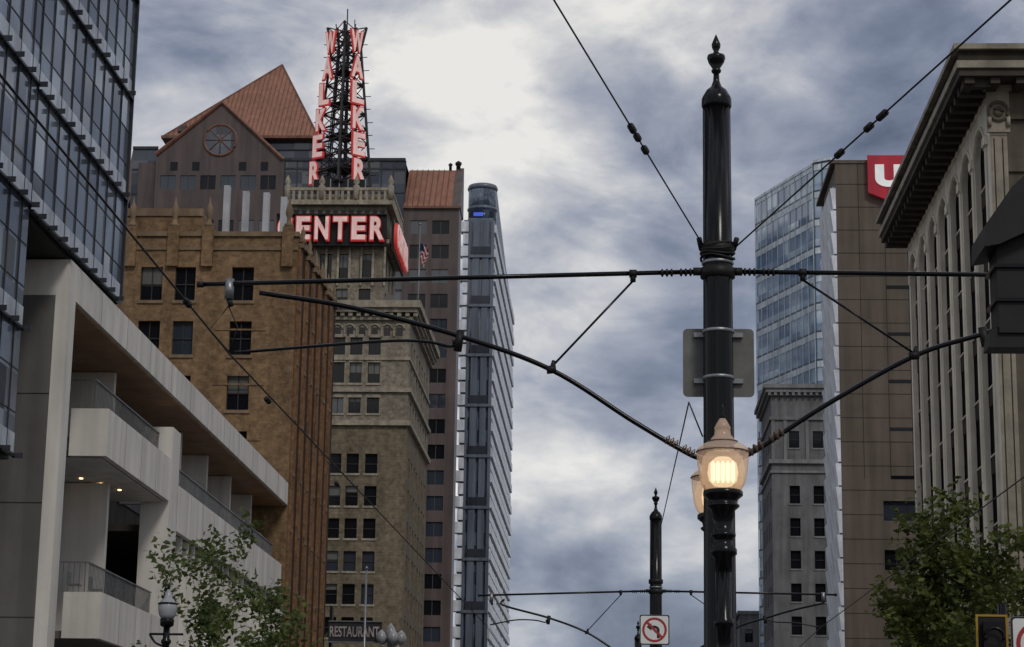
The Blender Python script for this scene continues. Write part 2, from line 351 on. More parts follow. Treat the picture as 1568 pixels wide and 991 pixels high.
for y in rng(Y0-.2,Y1,.62): wk.box("crown_balustrade",wtrim,X1+.35,X1+.6,y,y+.26,62.1,63.1)
wk.box("crown_rail",wtrim,X0-.65,X1+.65,Y0-.65,Y0-.38,63.1,63.4); wk.box("crown_rail",wtrim,X1+.35,X1+.65,Y0-.37,Y1,63.1,63.4)
for x in (X0-.5,X0+3,X1-3,X1+.5):
    wk.lathe("crown_urns",wtrim,x,Y0-.5,[(.3,62.1),(.32,63.6),(.15,63.7),(.34,64.0),(.22,64.3),(.05,64.7)],8)
wk.box("sign_base",darkm,-31.0,-25.6,208.5,214.5,61.6,65.2)
for x in rng(-31,-25.4,.9): wk.box("sign_base_stiles",steel,x,x+.1,208.4,208.499,62,65.2)
red=mat("red_neon_edge",(.50,.05,.05),rough=.4,emis=(1,.08,.07),es=.18,bump=0,var=.15)
pink=mat("lit_letter_face",(.80,.56,.53),rough=.4,emis=(1,.66,.61),es=.24,bump=0,var=.4,scale=3)
lat=mat("lattice_steel",(.035,.036,.04),rough=.5,metal=.3,bump=0)
R90=math.pi/2
for z in (57.15,60.35): wk.box("center_sign_frame",darkm,-34.0,-22.85,204.8,205.0,z,z+.15)
wk.box("center_sign_frame",darkm,-34.0,-22.85,205.05,205.25,57.15,60.5)
for i,ch in enumerate("CENTER"):
    x=-33.05+1.86*i; wk.text("center_letters_edge",red,ch,(x,204.6,58.85),(R90,0,0),1.6,2.62,.3,.05); wk.text("center_letters",pink,ch,(x,204.35,58.85),(R90,0,0),1.37,2.36,.1,.035)
    y=206.3+1.85*i; wk.text("center_letters_side_edge",red,ch,(-22.0,y,58.6),(R90,0,R90),1.6,2.65,.3,.05); wk.text("center_letters_side",pink,ch,(-21.75,y,58.6),(R90,0,R90),1.36,2.36,.1,.035)
wk.box("center_sign_frame",darkm,-22.4,-22.2,205.6,216.4,56.9,60.3)
cx,cy=-28.35,211.0
def hd(z):
    if z<80.3: return 3.05+(1.55-3.05)*(z-65)/(80.3-65)
    return 1.55+(z-80.3)*.22
levels=[65,66.6,68.2,69.8,71.4,73,74.6,76.2,77.8,79.2,80.3,81.6,82.7]
def ring(z,f=1.0): h=hd(z)*f; return [Vector((cx,cy-h,z)),Vector((cx+h,cy,z)),Vector((cx,cy+h,z)),Vector((cx-h,cy,z))]
for i in range(len(levels)-1):
    A=ring(levels[i]); B=ring(levels[i+1])
    for j in range(4):
        k=(j+1)%4
        wk.tube("lattice_legs",lat,[A[j],B[j]],.15,5,False)
        wk.tube("lattice_ring",lat,[A[j],A[k]],.10,5,False)
        wk.tube("lattice_brace",lat,[A[j],B[k]],.065,4,False); wk.tube("lattice_brace",lat,[A[k],B[j]],.065,4,False)
        m1=(A[j]+A[k])/2; m2=(B[j]+B[k])/2; wk.tube("lattice_brace",lat,[m1,m2],.06,4,False)
    a=ring(levels[i],.5);b=ring(levels[i+1],.5)
    for j in range(4): wk.tube("lattice_inner",lat,[a[j],b[j]],.10,4,False); wk.tube("lattice_inner",lat,[a[j],A[j]],.06,4,False); wk.tube("lattice_inner",lat,[a[j],b[(j+1)%4]],.06,4,False)
for z in (67,70.5,74,77.5):
    h=hd(z)*.8; wk.extZ("platforms",lat,[(cx,cy-h),(cx+h,cy),(cx,cy+h),(cx-h,cy)],z,z+.08)
    wk.box("transformers",darkm,cx-.5,cx+.3,cy-.4,cy+.4,z+.08,z+.9)
wk.tube("antenna",lat,[(cx,cy,80),(cx,cy,84.8)],.07,5); wk.tube("antenna",lat,[(cx+.8,cy,82),(cx+.8,cy,83.6)],.05,5)
for i,ch in enumerate("WALKER"):
    z=80.75-2.87*i; h=hd(min(z,80.3))
    for side in (1,-1):
        f=.56 if side==1 else .84; w=1.7 if side==1 else 1.45; yaw=.72 if side==1 else .5
        px=cx+side*h*f; py=cy-h*(1-f)
        n=Vector((side*math.sin(yaw),-math.cos(yaw),0)); rot=(R90,0,side*yaw)
        p=Vector((px,py,z))+n*.5; q=Vector((px,py,z))+n*.67
        wk.text("walker_letter_edge",red,ch,p,rot,w,2.62,.22,.05)
        wk.text("walker_letter",pink,ch,q,rot,w-.24,2.36,.06,.035)
        wk.tube("letter_stay",lat,[(px,py,z-.9),p-Vector((0,0,.9))],.05,4); wk.tube("letter_stay",lat,[(px,py,z+.9),p+Vector((0,0,.9))],.05,4)
        for dz in (-1.4,0): wk.tube("lamp_arms",lat,[(cx+side*h,cy,z+dz),(cx+side*(h+.75),cy-.5,z+dz-.15)],.045,4)
wk.build()
# flag
fl=Obj("flagpole_with_flag",(-21.1,222,50.4))
fl.tube("pole",steel,[(-21.1,222,50.4),(-21.1,222,64.1)],[.1,.05],8)
fl.lathe("ball",steel,-21.1,222,[(0,64.1),(.12,64.2),(.12,64.3),(0,64.4)],8)
m=bpy.data.materials.new("flag_cloth"); N,L=nt(m); tc=N.new("ShaderNodeTexCoord"); wv=N.new("ShaderNodeTexWave"); wv.bands_direction='DIAGONAL'; wv.inputs["Scale"].default_value=.9; wv.inputs["Distortion"].default_value=1.5
L.new(tc.outputs["Object"],wv.inputs[0]); cr=N.new("ShaderNodeValToRGB"); cr.color_ramp.interpolation='CONSTANT'; cr.color_ramp.elements[0].color=(.30,.02,.03,1); cr.color_ramp.elements[1].color=(.5,.48,.47,1); cr.color_ramp.elements[1].position=.5
L.new(wv.outputs[0],cr.inputs[0]); L.new(cr.outputs[0],N["Principled BSDF"].inputs["Base Color"]); N["Principled BSDF"].inputs["Roughness"].default_value=.9
navy=mat("flag_navy",(.02,.03,.10),rough=.9,bump=0)
V=[];F=[];F2=[];nx,nz=8,14
for i in range(nx+1):
    for j in range(nz+1):
        s_=i/nx;t=j/nz
        V.append((-21.05+s_*(.75+.25*math.sin(t*5)),222+.25*math.sin(s_*9+t*3),62.2-1.9*t-s_*1.5*(.4+t*.3)))
for i in range(nx):
    for j in range(nz):
        q=(i*(nz+1)+j,(i+1)*(nz+1)+j,(i+1)*(nz+1)+j+1,i*(nz+1)+j+1)
        (F2 if (i<4 and j<6) else F).append(q)
fl.add("flag_stripes",m,V,F,True); fl.add("flag_canton",navy,V,F2,True)
fl.build()

# ------------------------------------------------------------------ copper-roofed tower
copper=mat("copper_roof",(.29,.135,.085),rough=.6,metal=.1,var=.2,scale=.2,streak=.25)
cbrown=mat("brown_granite",(.105,.078,.072),rough=.4,var=.2,scale=.3)
cdark=panemat("smoked_curtain",(.025,.028,.036),(.10,.11,.13),2.1,1.7,rough=.1,spec=.9)
cseam=mat("copper_seam",(.19,.085,.055),rough=.5,bump=0)
GE=[glass_d,glass_b,glass_b,glass_d]
XE=-20.9
e=Obj("copper_roofed_tower")
e.box("core",cbrown,-65,-28.4,275.6,320,0,88)
e.box("core",cbrown,-28.4,-24.4,279.2,300,0,81)
e.box("core",cbrown,-28.4,XE-.4,275.4,279.1,0,81.4)
rw=[(z,z+1.9) for z in rng(3,80,3.4)]
e.facade('F',275,-62.5,-44.9,0,87.5,[(a,a+2.1) for a in rng(-61.8,-46,2.75)],rw+[(84.0,86)],cbrown,rec=.15,glass=GE,frame=cbrown,mid=(1,0))
e.box("glass_wing",cdark,-66,-62.5,276,290,0,90); 
e.box("glass_wing",cdark,-44.9,-28.4,275.55,300,0,88.2)
for x in rng(-44.9,-28.3,1.65): e.box("wing_mullions",mull,x,x+.12,275.4,275.55,0,88.2)
for z in rng(2,88,3.4): e.box("wing_mullions",mull,-44.9,-28.4,275.45,275.549,z,z+.25)
for z in rng(70,90,3.4): e.box("wing_mullions",mull,-66,-62.5,275.9,275.999,z,z+.25)
e.box("wing_cap",mull,-44.9,-28.4,275.3,276,88.2,88.6); e.box("wing_cap",mull,-66,-62.5,275.8,276,90,90.4)
e.prism("wing_roof",copper,[(-66,276,90),(-66,276,83),(-70,282,76)],[(-66,300,90),(-66,300,83),(-70,300,76)])
gp=[(-62.5,87.5),(-44.9,87.5),(-44.9,88.2),(-53.8,96.2),(-62.5,88.9)]
e.extY("gable",cbrown,gp,275,277); 
e.tube("gable_coping",cseam,[(-45.0,274.9,88.2),(-53.8,274.9,96.4),(-62.6,274.9,88.9)],.3,6,False)
e.extY("gable_step",cbrown,[(-58.6,92.3),(-59.8,92.3),(-59.8,93.0),(-58.6,93.2)],275,276)
for x in (-60,-57,-50.6,-47.6): e.box("gable_squares",glass_d,x-.5,x+.5,274.95,274.999,86.7,87.9)
cc=(-53.8,91.0)
def ringXZ(o,part,m,c,y,r,th,n=28,dy=.2):
    o.tube(part,m,[(c[0]+r*math.cos(t),y,c[1]+r*math.sin(t)) for t in [2*math.pi*i/n for i in range(n+1)]],th,6,False)
ringXZ(e,"round_window_rim",cseam,cc,274.95,2.2,.18)
e.prism("round_window",cdark,[(cc[0]+2.1*math.cos(2*math.pi*i/24),274.93,cc[1]+2.1*math.sin(2*math.pi*i/24)) for i in range(24)],[(cc[0]+2.1*math.cos(2*math.pi*i/24),274.99,cc[1]+2.1*math.sin(2*math.pi*i/24)) for i in range(24)])
for i in range(4):
    t=math.pi*i/4; e.tube("round_window_bars",cseam,[(cc[0]-2.1*math.cos(t),274.88,cc[1]-2.1*math.sin(t)),(cc[0]+2.1*math.cos(t),274.88,cc[1]+2.1*math.sin(t))],.07,4)
PZ=93.6
e.box("pyramid_drum",cdark,-61,-41.9,282,306,88,PZ-.3)
for z in (90.0,91.8): e.box("drum_rail",mull,-61,-41.9,281.8,282,z,z+.12)
ap=Vector((-48.9,294,108.8)); bs=[Vector((-63,281,PZ)),Vector((-41.3,281,PZ)),Vector((-41.3,307,PZ)),Vector((-63,307,PZ))]
e.add("pyramid_roof",copper,bs+[ap],[(0,1,4),(1,2,4),(2,3,4),(3,0,4),(3,2,1,0)])
def seams(p,q,n):
    ft=p+(q-p)*((ap-p).dot(q-p)/(q-p).dot(q-p)); up=ap-ft; tf=(ft-p).length/(q-p).length
    for i in range(1,n):
        t=i/n; b=p.lerp(q,t); fr=t/tf if t<tf else (1-t)/(1-tf)
        off=Vector((0,-.03,.05)); e.tube("roof_seams",cseam,[b+off,b+up*fr+off],.05,4,False)
seams(bs[0],bs[1],34); seams(bs[3],bs[0],30)
for b_ in bs: e.tube("hip_caps",cseam,[b_,ap],.14,6,False)
e.box("pyramid_eave",cseam,-63.3,-41.0,280.7,307.3,PZ-.4,PZ-.02)
e.facade('F',275,-28.4,XE,0,81.6,[(-27.5,-25.2),(-24.5,-22.2)],rw,cbrown,rec=.2,glass=GE,frame=cbrown,mid=(1,0))
e.box("side_wall",cbrown,XE-.399,XE,275.4,279.1,0,81.4)
e.prism("wing_copper_roof",copper,[(-28.4,274.8,81.6),(-28.4,281,88.6),(-28.4,300,88.6),(-28.4,302,81.6)],[(-21.9,274.8,81.6),(-21.9,281,88.6),(-24.4,300,88.6),(-24.4,302,81.6)])
e.prism("wing_gable",cbrown,[(-21.9,274.8,81.6),(-21.9,279.3,87.0),(-21.9,281,88.9),(-21.9,283,81.6)],[(-20.8,274.8,81.6),(-20.8,279.3,87.0),(-20.8,281,88.9),(-20.8,281.6,81.6)])
for x in rng(-28,-22.1,.75): e.tube("roof_seams",cseam,[(x,274.75,81.7),(x,280.95,88.7)],.05,4,False)
e.box("copper_eave",cseam,-28.5,-20.6,274.6,275,81.3,81.6)
e.lathe("roof_post",darkm,-21.6,281,[(.3,88.6),(.3,89.2),(.45,89.4),(.45,89.7),(0,90.0)],6); e.lathe("roof_post",darkm,-22.7,281,[(.2,88.6),(.2,89.2),(.35,89.4),(0,89.7)],6)
e.build()

# ------------------------------------------------------------------ slim blue tower
fb=mat("bluegrey_panel",(.15,.175,.22),rough=.35,metal=.15,var=.25,scale=.1,bump=.03)
fw=mat("bright_metal_panel",(.76,.80,.86),rough=.45,var=.3,scale=.4,bump=.03)
fg=panemat("blue_curtain",(.035,.05,.085),(.18,.24,.32),1.4,2.1,rough=.06,spec=1.0)
fband=mat("band_glazing",(.035,.042,.055),rough=.3,bump=0)
t=Obj("slender_glass_tower")
t.box("core",fg,-24.3,-20.2,341.5,410,0,99)
for x0,x1 in ((-24.3,-23.9),(-23.5,-22.4),(-21.9,-20.9),(-20.5,-20.0)): t.box("piers",fb,x0,x1,341,341.5,0,98.5)
for z in rng(8,98,8.4):
    t.box("band_recess",fb,-24.3,-20.0,340.8,340.998,z,z+.5); t.box("dark_band",fband,-23.7,-20.6,340.9,340.999,z+.6,z+1.9)
for i,z in enumerate(rng(2,97,2.1)):
    d=.4 if i%2 else .0
    t.box("bay_projections",fw,-25.2-d,-24.3,340.9,343,z,z+1.75); t.box("bay_glass",fg,-25.1,-24.3,341.3,343,z+1.75,z+2.1)
    t.box("street_bays",fw,-20.2,-20+(.3 if i%2 else .1),341.6,410,z,z+1.35); t.box("street_glass",fg,-20.2,-19.98,341.6,410,z+1.35,z+2.1)
t.lathe("crown_drum",fg,-22.3,345,[(2.4,98.5),(2.4,104.5),(2.2,105.4)],20); t.lathe("crown_rim",fb,-22.3,345,[(2.45,101),(2.6,101.3),(2.45,101.6)],20)
t.lathe("crown_cap",fb,-22.3,345,[(2.45,104.6),(2.6,105),(2.4,105.5),(0,105.8)],20)
t.extX("crown_fin",fb,[(346,99),(346,105.4),(352,104.5),(380,100.5),(400,99)],-20.6,-20.0)
t.box("blue_sign",mat("blue_lit_sign",(.05,.1,.6),emis=(.1,.2,1),es=.35,bump=0),-23.6,-22.0,342.3,342.5,99.6,100.2)
t.build()

# ------------------------------------------------------------------ right: arcaded building
cream=mat("cream_terracotta",(.82,.76,.63),rough=.65,var=.18,scale=.5,streak=.28)
bronz=mat("bronze_stone",(.11,.092,.065),rough=.75,var=.3,scale=.5)
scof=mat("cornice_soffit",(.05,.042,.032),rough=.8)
shade=mat("bronze_recess_shade",(.045,.038,.028),rough=.7,spec=.1)  # dark brown puts shade into window spandrels, cornice recess and flutes
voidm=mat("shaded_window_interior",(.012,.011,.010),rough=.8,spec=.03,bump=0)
g=Obj("arcaded_stone_building")
g.box("core",bronz,21.3,50,109.7,141,0,40.2)
YA,NB=110.4,7; BW=(141.0-YA)/NB; sp=37.1; tp=40.2; TH=20.32
g.box("corner_pier",cream,20,20.9,109.3,YA+.2,0,tp)
for b in range(NB):
    y0=YA+b*BW; pw=.55
    a0=y0+pw; a1=y0+BW-pw; c=(a0+a1)/2; r=(a1-a0)/2
    ys=y0 if b else y0+.2
    g.box("piers",cream,20,TH,ys,a0,0,sp); g.box("piers",cream,20,TH,a1,y0+BW,0,sp)
    yy=y0
    g.box("pilaster_ribs",cream,19.92,19.998,yy-.26 if b else yy-.1,yy+.26,0,sp+.1); g.box("capitals",cream,19.80,19.997,yy-.42,yy+.42,sp+.12,sp+.6)
    n=14
    pts=[(c-r*math.cos(math.pi*i/n),sp+r*math.sin(math.pi*i/n)) for i in range(n+1)]
    g.box("spandrel",cream,20,TH,ys,a0,sp,tp); g.box("spandrel",cream,20,TH,a1,y0+BW,sp,tp)
    for i in range(n):
        (ya,za),(yb,zb)=pts[i],pts[i+1]
        g.prism("spandrel",cream,[(20,ya,za),(20,yb,zb),(20,yb,tp),(20,ya,tp)],[(TH,ya,za),(TH,yb,zb),(TH,yb,tp),(TH,ya,tp)])
    g.tube("archivolt",cream,[(19.97,c-(r+.14)*math.cos(math.pi*i/n),sp+(r+.14)*math.sin(math.pi*i/n)) for i in range(n+1)],.10,6,False)
    g.box("windows",voidm,TH+.04,TH+.1,a0,a1,0,sp+r)
    ym=(a0+a1)/2; g.box("window_mullions",cream,TH-.06,TH+.039,ym-.07,ym+.07,0,sp+r*.95)
    for z in rng(1.4,sp,3.7): 
        g.box("window_spandrels",shade,TH-.02,TH+.038,a0,a1,z,z+1.0)
        g.box("window_sills",cream,TH-.08,TH-.021,a0,a1,z+.92,z+1.0)
    g.box("backing",bronz,TH+.11,21.3,a0-.4,a1+.4,0,tp)
    g.box("frieze_band",cream,19.9,19.999,y0+.1,y0+BW-.1,39.6,39.85)
g.box("front_wall",bronz,20.9,50,109.55,109.7,0,tp)
for x in (21.35,23.3,25.3): g.box("front_pilaster",cream,x+.7,x+1.2,109.35,109.549,0,36)
g.box("front_panel_band",bronz,20.9,50,109.3,109.549,38.4,40.2)
g.box("front_panel_band",bronz,20.9,50,109.4,109.549,35.5,36.2)
creamd=mat("dark_terracotta",(.30,.265,.205),rough=.7,var=.3,scale=1.0)  # darker terracotta for corner face, capital and cornice
g.box("corner_face",creamd,20.001,20.899,109.28,109.299,0,37.5)
g.box("corner_capital",creamd,19.85,21.05,109.1,109.279,37.6,39.9); g.box("corner_capital",creamd,19.7,21.2,108.95,109.279,39.9,40.2)
for x in (20.2,20.65): g.box("corner_flute_shade",shade,x-.03,x+.03,109.265,109.279,0,37.3)  # dark strips painted as the shade of fluting, no grooves cut
ringXZ(g,"capital_medallion",bronz,(20.45,38.75),109.05,.5,.1); ringXZ(g,"capital_medallion",bronz,(20.45,38.75),109.05,.2,.12,12)
for x in (19.95,20.95): g.tube("capital_volute",creamd,[(x+.0,109.05,37.9),(x,109.0,38.4)],.12,6)
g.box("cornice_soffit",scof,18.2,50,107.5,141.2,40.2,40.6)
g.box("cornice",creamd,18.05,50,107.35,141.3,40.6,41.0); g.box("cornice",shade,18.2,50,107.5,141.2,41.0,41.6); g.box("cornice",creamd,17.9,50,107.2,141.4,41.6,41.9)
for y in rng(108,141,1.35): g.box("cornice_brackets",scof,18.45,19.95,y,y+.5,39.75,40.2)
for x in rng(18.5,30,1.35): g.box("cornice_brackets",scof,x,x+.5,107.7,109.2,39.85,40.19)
g.build()

# ------------------------------------------------------------------ brown tower with U sign
hb=mat("brown_precast",(.125,.098,.076),rough=.7,var=.25,scale=.15,streak=.3)
hj=mat("precast_joint",(.03,.025,.022),bump=0)
h=Obj("brown_precast_tower")
h.box("core",hb,20.6,45,186.5,200,0,59.6)
cH=[(23.6,26.9),(28,31.3),(32.4,35.7)]
rH=[(z,z+1.75) for z in (5.5,10.0,14.4,18.7,23.0,27.3,)]
h.facade('F',186,20,45,0,59.9,cH,rH,hb,t=.5,rec=.35,frame=hj,mid=(2,0),glass=[glass_b,glass_d])
for z in rng(2,59,2.15): h.box("panel_joints",hj,20,45,185.985,186.0,z,z+.06)
for x in (22.0,24.3,26.3,29,31.5,34): h.box("panel_joints",hj,x,x+.05,185.984,185.999,31,59.9)
for z in rng(31,56,4.3): h.box("slot_windows",glass_d,24.35,30,185.95,185.983,z,z+.28)
for i,z in enumerate(rng(1,57.6,2.1)):
    x=19.62
    h.prism("street_bays",fw,[(20,186.0,z),(20,196.5,z),(20,196.5,z+1.95),(20,186.0,z+1.95)],[(x+.12,186.0,z),(x+.12,196.5,z),(x-.12,196.5,z+1.95),(x-.12,186.0,z+1.95)])
    h.box("street_bay_glass",fg,19.75,20.0,186.01,196.4,z+1.95,z+2.1)
h.box("side_wall",hb,20,20.599,186.51,196.4,0,59.6)
h.box("parapet",hb,19.6,45,185.9,200,59.9,60.2)
ured=mat("red_sign_panel",(.36,.010,.03),rough=.4,emis=(.9,.02,.05),es=.08,bump=0)
uwh=mat("white_sign_letter",(.8,.8,.8),emis=(1,1,1),es=.3,bump=0)
h.box("logo_panel",ured,22.85,26.6,185.4,185.7,57.0,60.5)
h.prism("logo_fold",ured,[(22.85,185.39,57.0),(24.3,185.39,56.4),(26.6,185.39,57.0)],[(22.85,185.7,57.0),(24.3,185.7,56.4),(26.6,185.7,57.0)])
h.text("logo_letter",uwh,"U",(24.75,185.33,58.55),(R90,0,0),2.5,2.1,.06,.07)
h.build()
# ------------------------------------------------------------------ grey old building
jg=mat("grey_masonry",(.16,.16,.165),rough=.85,var=.3,scale=.4,streak=.35)
jt=mat("grey_trim",(.22,.22,.225),rough=.8,var=.3)
j=Obj("grey_masonry_building")
j.box("core",jg,20.4,40,267.4,285,0,54)
rj=[(z,z+2.3) for z in rng(3.6,43,4.1)]+[(47.6,49.8)]
j.facade('F',267,20,40,0,54.3,[(22.2,23.5),(25.2,26.5),(28.2,29.5)],rj,jg,rec=.35,sill=jt,frame=frame_d,mid=(0,1),glass=[glass_d])
j.facade('R',20,267.4,285,0,54.3,[(a,a+1.3) for a in rng(269,284,3)],rj,jg,rec=.35)
for z0,z1,d in ((54.3,54.7,.3),(54.7,55.2,.7),(55.2,55.7,.95),(51.2,51.6,.25),(45.6,46.1,.35),(44.4,44.7,.2)):
    j.box("cornices",jt,20-d,40,267-d,266.999,z0,z1); j.box("cornices",jt,20-d,19.999,267,285,z0,z1)
for x in rng(19.6,30,.75): j.box("dentils",jt,x,x+.35,266.35,266.69,54.3,54.69)
for x in (20.0,21.5,24.3,27.3,30.3): j.box("pilasters",jt,x,x+.4,266.85,266.999,46.1,51.2)
j.box("roof_slab",jg,20,40,267,285,54.31,55.3)
j.build()
# ------------------------------------------------------------------ blue glass tower
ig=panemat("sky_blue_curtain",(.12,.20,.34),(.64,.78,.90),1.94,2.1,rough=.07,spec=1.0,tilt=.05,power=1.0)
isp=mat("pale_spandrel",(.72,.80,.86),rough=.3,var=.3,scale=.5,bump=0)
ik=mat("dark_spandrel",(.10,.13,.17),rough=.3,bump=0)
i_=Obj("blue_glass_tower")
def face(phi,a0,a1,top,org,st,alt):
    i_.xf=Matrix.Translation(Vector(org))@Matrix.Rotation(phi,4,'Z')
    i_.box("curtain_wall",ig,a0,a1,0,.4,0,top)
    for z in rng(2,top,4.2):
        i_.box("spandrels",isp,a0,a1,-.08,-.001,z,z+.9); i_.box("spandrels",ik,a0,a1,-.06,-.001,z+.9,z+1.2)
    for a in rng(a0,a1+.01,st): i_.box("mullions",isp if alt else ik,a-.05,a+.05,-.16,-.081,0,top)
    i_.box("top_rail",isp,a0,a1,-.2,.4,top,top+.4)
    i_.xf=None
o3=(29,300,0); ph=math.atan2(-18,7.15)
face(ph,-19.4,0,95.1,o3,1.94,True)
face(math.radians(-34),.15,2.95,95.6,o3,1.4,False)
i_.extZ("core",ik,[(29.1,300.9),(22.3,318.2),(30,318.2),(31.3,299.6)],0,94.5)
i_.build()
lo=Obj("low_grey_building"); 
lo.box("core",jg,19.5,26,330.4,345,0,32)
lo.facade('F',330,19.5,26,0,32.5,[(20.3,21.5),(22.5,23.7)],[(z,z+2) for z in rng(3,30,3.6)],jg,frame=frame_d); lo.box("coping",jt,19.2,26,329.8,345,32.5,33); lo.build()

# ------------------------------------------------------------------ catenary poles
def no_turn_sign(o,cxx,y,cz,s):
    """no-left-turn sign, face towards -Y"""
    wh=mat("sign_white",(.70,.70,.68),rough=.5,bump=0,var=.08,streak=.08); bl=mat("sign_black",(.015,.015,.015),bump=0,rough=.5); rd=mat("sign_red",(.42,.03,.03),bump=0,rough=.5)
    def rr(h,r=.12):
        out=[]
        for qx,qz,t0 in ((1,1,0),(-1,1,90),(-1,-1,180),(1,-1,270)):
            for k in range(5):
                t=math.radians(t0+k*22.5); out.append((cxx+qx*(h-r*h)+r*h*math.cos(t),cz+qz*(h-r*h)+r*h*math.sin(t)))
        return out
    h_=s/2
    o.extY("sign_plate",alu,rr(h_),y,y+.01); o.extY("sign_border",bl,rr(h_*.985),y-.003,y-.0005); o.extY("sign_face",wh,rr(h_*.92),y-.006,y-.0035)
    P=lambda pts:[(cxx+s*a,cz+s*b) for a,b in pts]
    o.extY("sign_arrow",bl,P([(.08,-.28),(.17,-.28),(.17,.02),(.12,.1),(.03,.14),(-.1,.14),(-.1,.05),(.02,.05),(.07,.02),(.08,-.02)]),y-.009,y-.0065)
    o.extY("sign_arrow",bl,P([(-.1,.22),(-.1,-.03),(-.27,.095)]),y-.009,y-.0065)
    n=32;V=[];F=[]
    for i in range(n):
        t=2*math.pi*i/n
        for r_ in (.41,.335): V.append((cxx+s*r_*math.cos(t),y-.012,cz+s*r_*math.sin(t)))
    for i in range(n): k=(i+1)%n; F.append((2*i,2*i+1,2*k+1,2*k))
    o.add("sign_ring",rd,V,F)
    o.extY("sign_slash",rd,P([(-.29,.235),(-.235,.29),(.29,-.235),(.235,-.29)]),y-.0155,y-.0125)
def insul(o,p,q,n=5,r=.055,m=rust):
    p=Vector(p);q=Vector(q)
    pts=[];R=[]
    for i in range(n*4+1):
        pts.append(p.lerp(q,i/(n*4))); R.append(r if i%4 in (1,2) else r*.45)
    o.tube("insulators",m,pts,R,10,False)
def cat_pole(y,left,right,near):
    o=Obj("tram_catenary_pole",(1.1,y,0)); X=1.1
    prof=[(.28,0),(.28,.45),(.22,.6),(.2,.9),(.17,1.0),(.168,3.4),(.155,7.2),(.150,9.2)]
    o.lathe("shaft",black,X,y,prof,24,True,.05)
    o.lathe("finial",black,X,y,[(.15,9.2),(.162,9.23),(.162,9.31),(.15,9.34),(.11,9.41),(.06,9.45),(.035,9.52),(.03,9.60),(.05,9.62),(.055,9.64),(.04,9.66),(.085,9.73),(.1,9.78),(.095,9.81),(.04,9.83),(.025,9.86),(.045,9.90),(.05,9.94),(.03,9.99),(.01,10.04),(0,10.06)],20)
    for z in (7.33,7.45,6.70,6.20): o.lathe("clamp_bands",steel if z<7.2 or z>7.4 else darkm,X,y,[(.158,z),(.170,z+.005),(.170,z+.035),(.158,z+.04)],20)
    for z in (7.36,7.62): o.lathe("clamp_collar",darkm,X,y,[(.16,z-.06),(.185,z-.05),(.185,z+.05),(.16,z+.06)],16)
    for sgn,ext in ((-1,left),(1,right)):
        z0=7.38; zr=7.22 if sgn<0 else 7.33
        xe=X+sgn*ext
        lerp=lambda x:z0+(zr-z0)*(abs(x-X)/ext)
        o.tube("top_arm",black,[(X+sgn*.16,y,z0),(xe,y,zr)],.026,8)
        for (q0,q1,nn_) in ((.27,.42,3),(.47,.62,3)): insul(o,(X+sgn*q0,y,lerp(X+sgn*q0)),(X+sgn*q1,y,lerp(X+sgn*q1)),nn_,.043,darkm)
        o.tube("arm_fitting",darkm,[(X+sgn*.15,y,z0),(X+sgn*.26,y,z0)],.045,8)
        xs=X+sgn*.9
        o.tube("arm_clamp",darkm,[(xs-.04,y,lerp(xs)),(xs+.04,y,lerp(xs))],.045,8)
        o.tube("arm_clamp",darkm,[(xs,y,lerp(xs)),(xs,y,lerp(xs)-.09)],.03,8)
        xb=X+sgn*(1.76 if sgn<0 else 2.05); zb=6.30 if sgn<0 else 6.47
        o.tube("strut",black,[(xs,y,lerp(xs)-.08),(xb,y,zb+.03)],.013,6)
        o.tube("arm_clamp",darkm,[(xb-.05,y,zb),(xb+.05,y,zb+.01)],.045,8)
        o.tube("arm_clamp",darkm,[(xb,y,zb),(xb+.03,y,zb+.1)],.025,8)
        if sgn<0: pts=[(.93,5.36),(.755,5.43),(.2,5.76),(-.656,6.30),(-1.63,6.66),(-2.8,6.97),(X-ext+.66,7.13)]
        else: pts=[(1.30,5.36),(1.54,5.49),(2.2,5.93),(3.15,6.47),(3.87,6.71),(4.6,6.93),(X+ext-.3,7.12)]
        P=arcpts([(a,y,b) for a,b in pts],8); o.tube("curved_arm",black,P,.027,8)
        a,b=Vector((pts[0][0],y,pts[0][1])),Vector((pts[2][0],y,pts[2][1]))
        insul(o,a.lerp(b,.12),a.lerp(b,.30),3,.05); insul(o,a.lerp(b,.36),a.lerp(b,.54),3,.05)
        o.tube("arm_socket",darkm,[(X+sgn*.1,y,5.28),(pts[0][0],y,pts[0][1])],.055,8)
        xw=(-4.1 if sgn<0 else 6.0) if near else (-3.2 if sgn<0 else 5.3)
        if sgn<0:
            o.tube("registration_arm",black,arcpts([(-1.70,y,6.62),(-1.73,y,6.55),(-2.0,y,6.60),(-2.5,y,6.60),(xw+.05,y,6.47)],6),.017,8)
            o.tube("arm_clamp",darkm,[(-1.63,y,6.72),(-1.66,y,6.5)],.045,8)
        else:
            o.tube("registration_arm",black,arcpts([(3.95,y,6.66),(4.2,y,6.62),(4.7,y,6.6),(xw-.05,y,6.5)],6),.017,8); o.tube("arm_clamp",darkm,[(3.87,y,6.78),(3.9,y,6.58)],.045,8)
        o.tube("wire_hanger",steel,[(xe-sgn*.33,y,zr+.06),(xe-sgn*.33,y,zr-.16)],.05,8); o.tube("wire_hanger",darkm,[(xe-sgn*.33,y,zr-.16),(xe-sgn*.36,y,zr-.24)],.03,8)
        o.tube("arm_end",darkm,[(xe-sgn*.05,y,zr),(xe+sgn*.02,y,zr)],.036,8)
    return o
lampglass=bpy.data.materials.new("lamp_globe_glass"); N,L=nt(lampglass); b=N["Principled BSDF"]
b.inputs["Base Color"].default_value=(.62,.50,.42,1); b.inputs["Roughness"].default_value=.16; b.inputs["Emission Color"].default_value=(1,.60,.38,1); b.inputs["Emission Strength"].default_value=.12
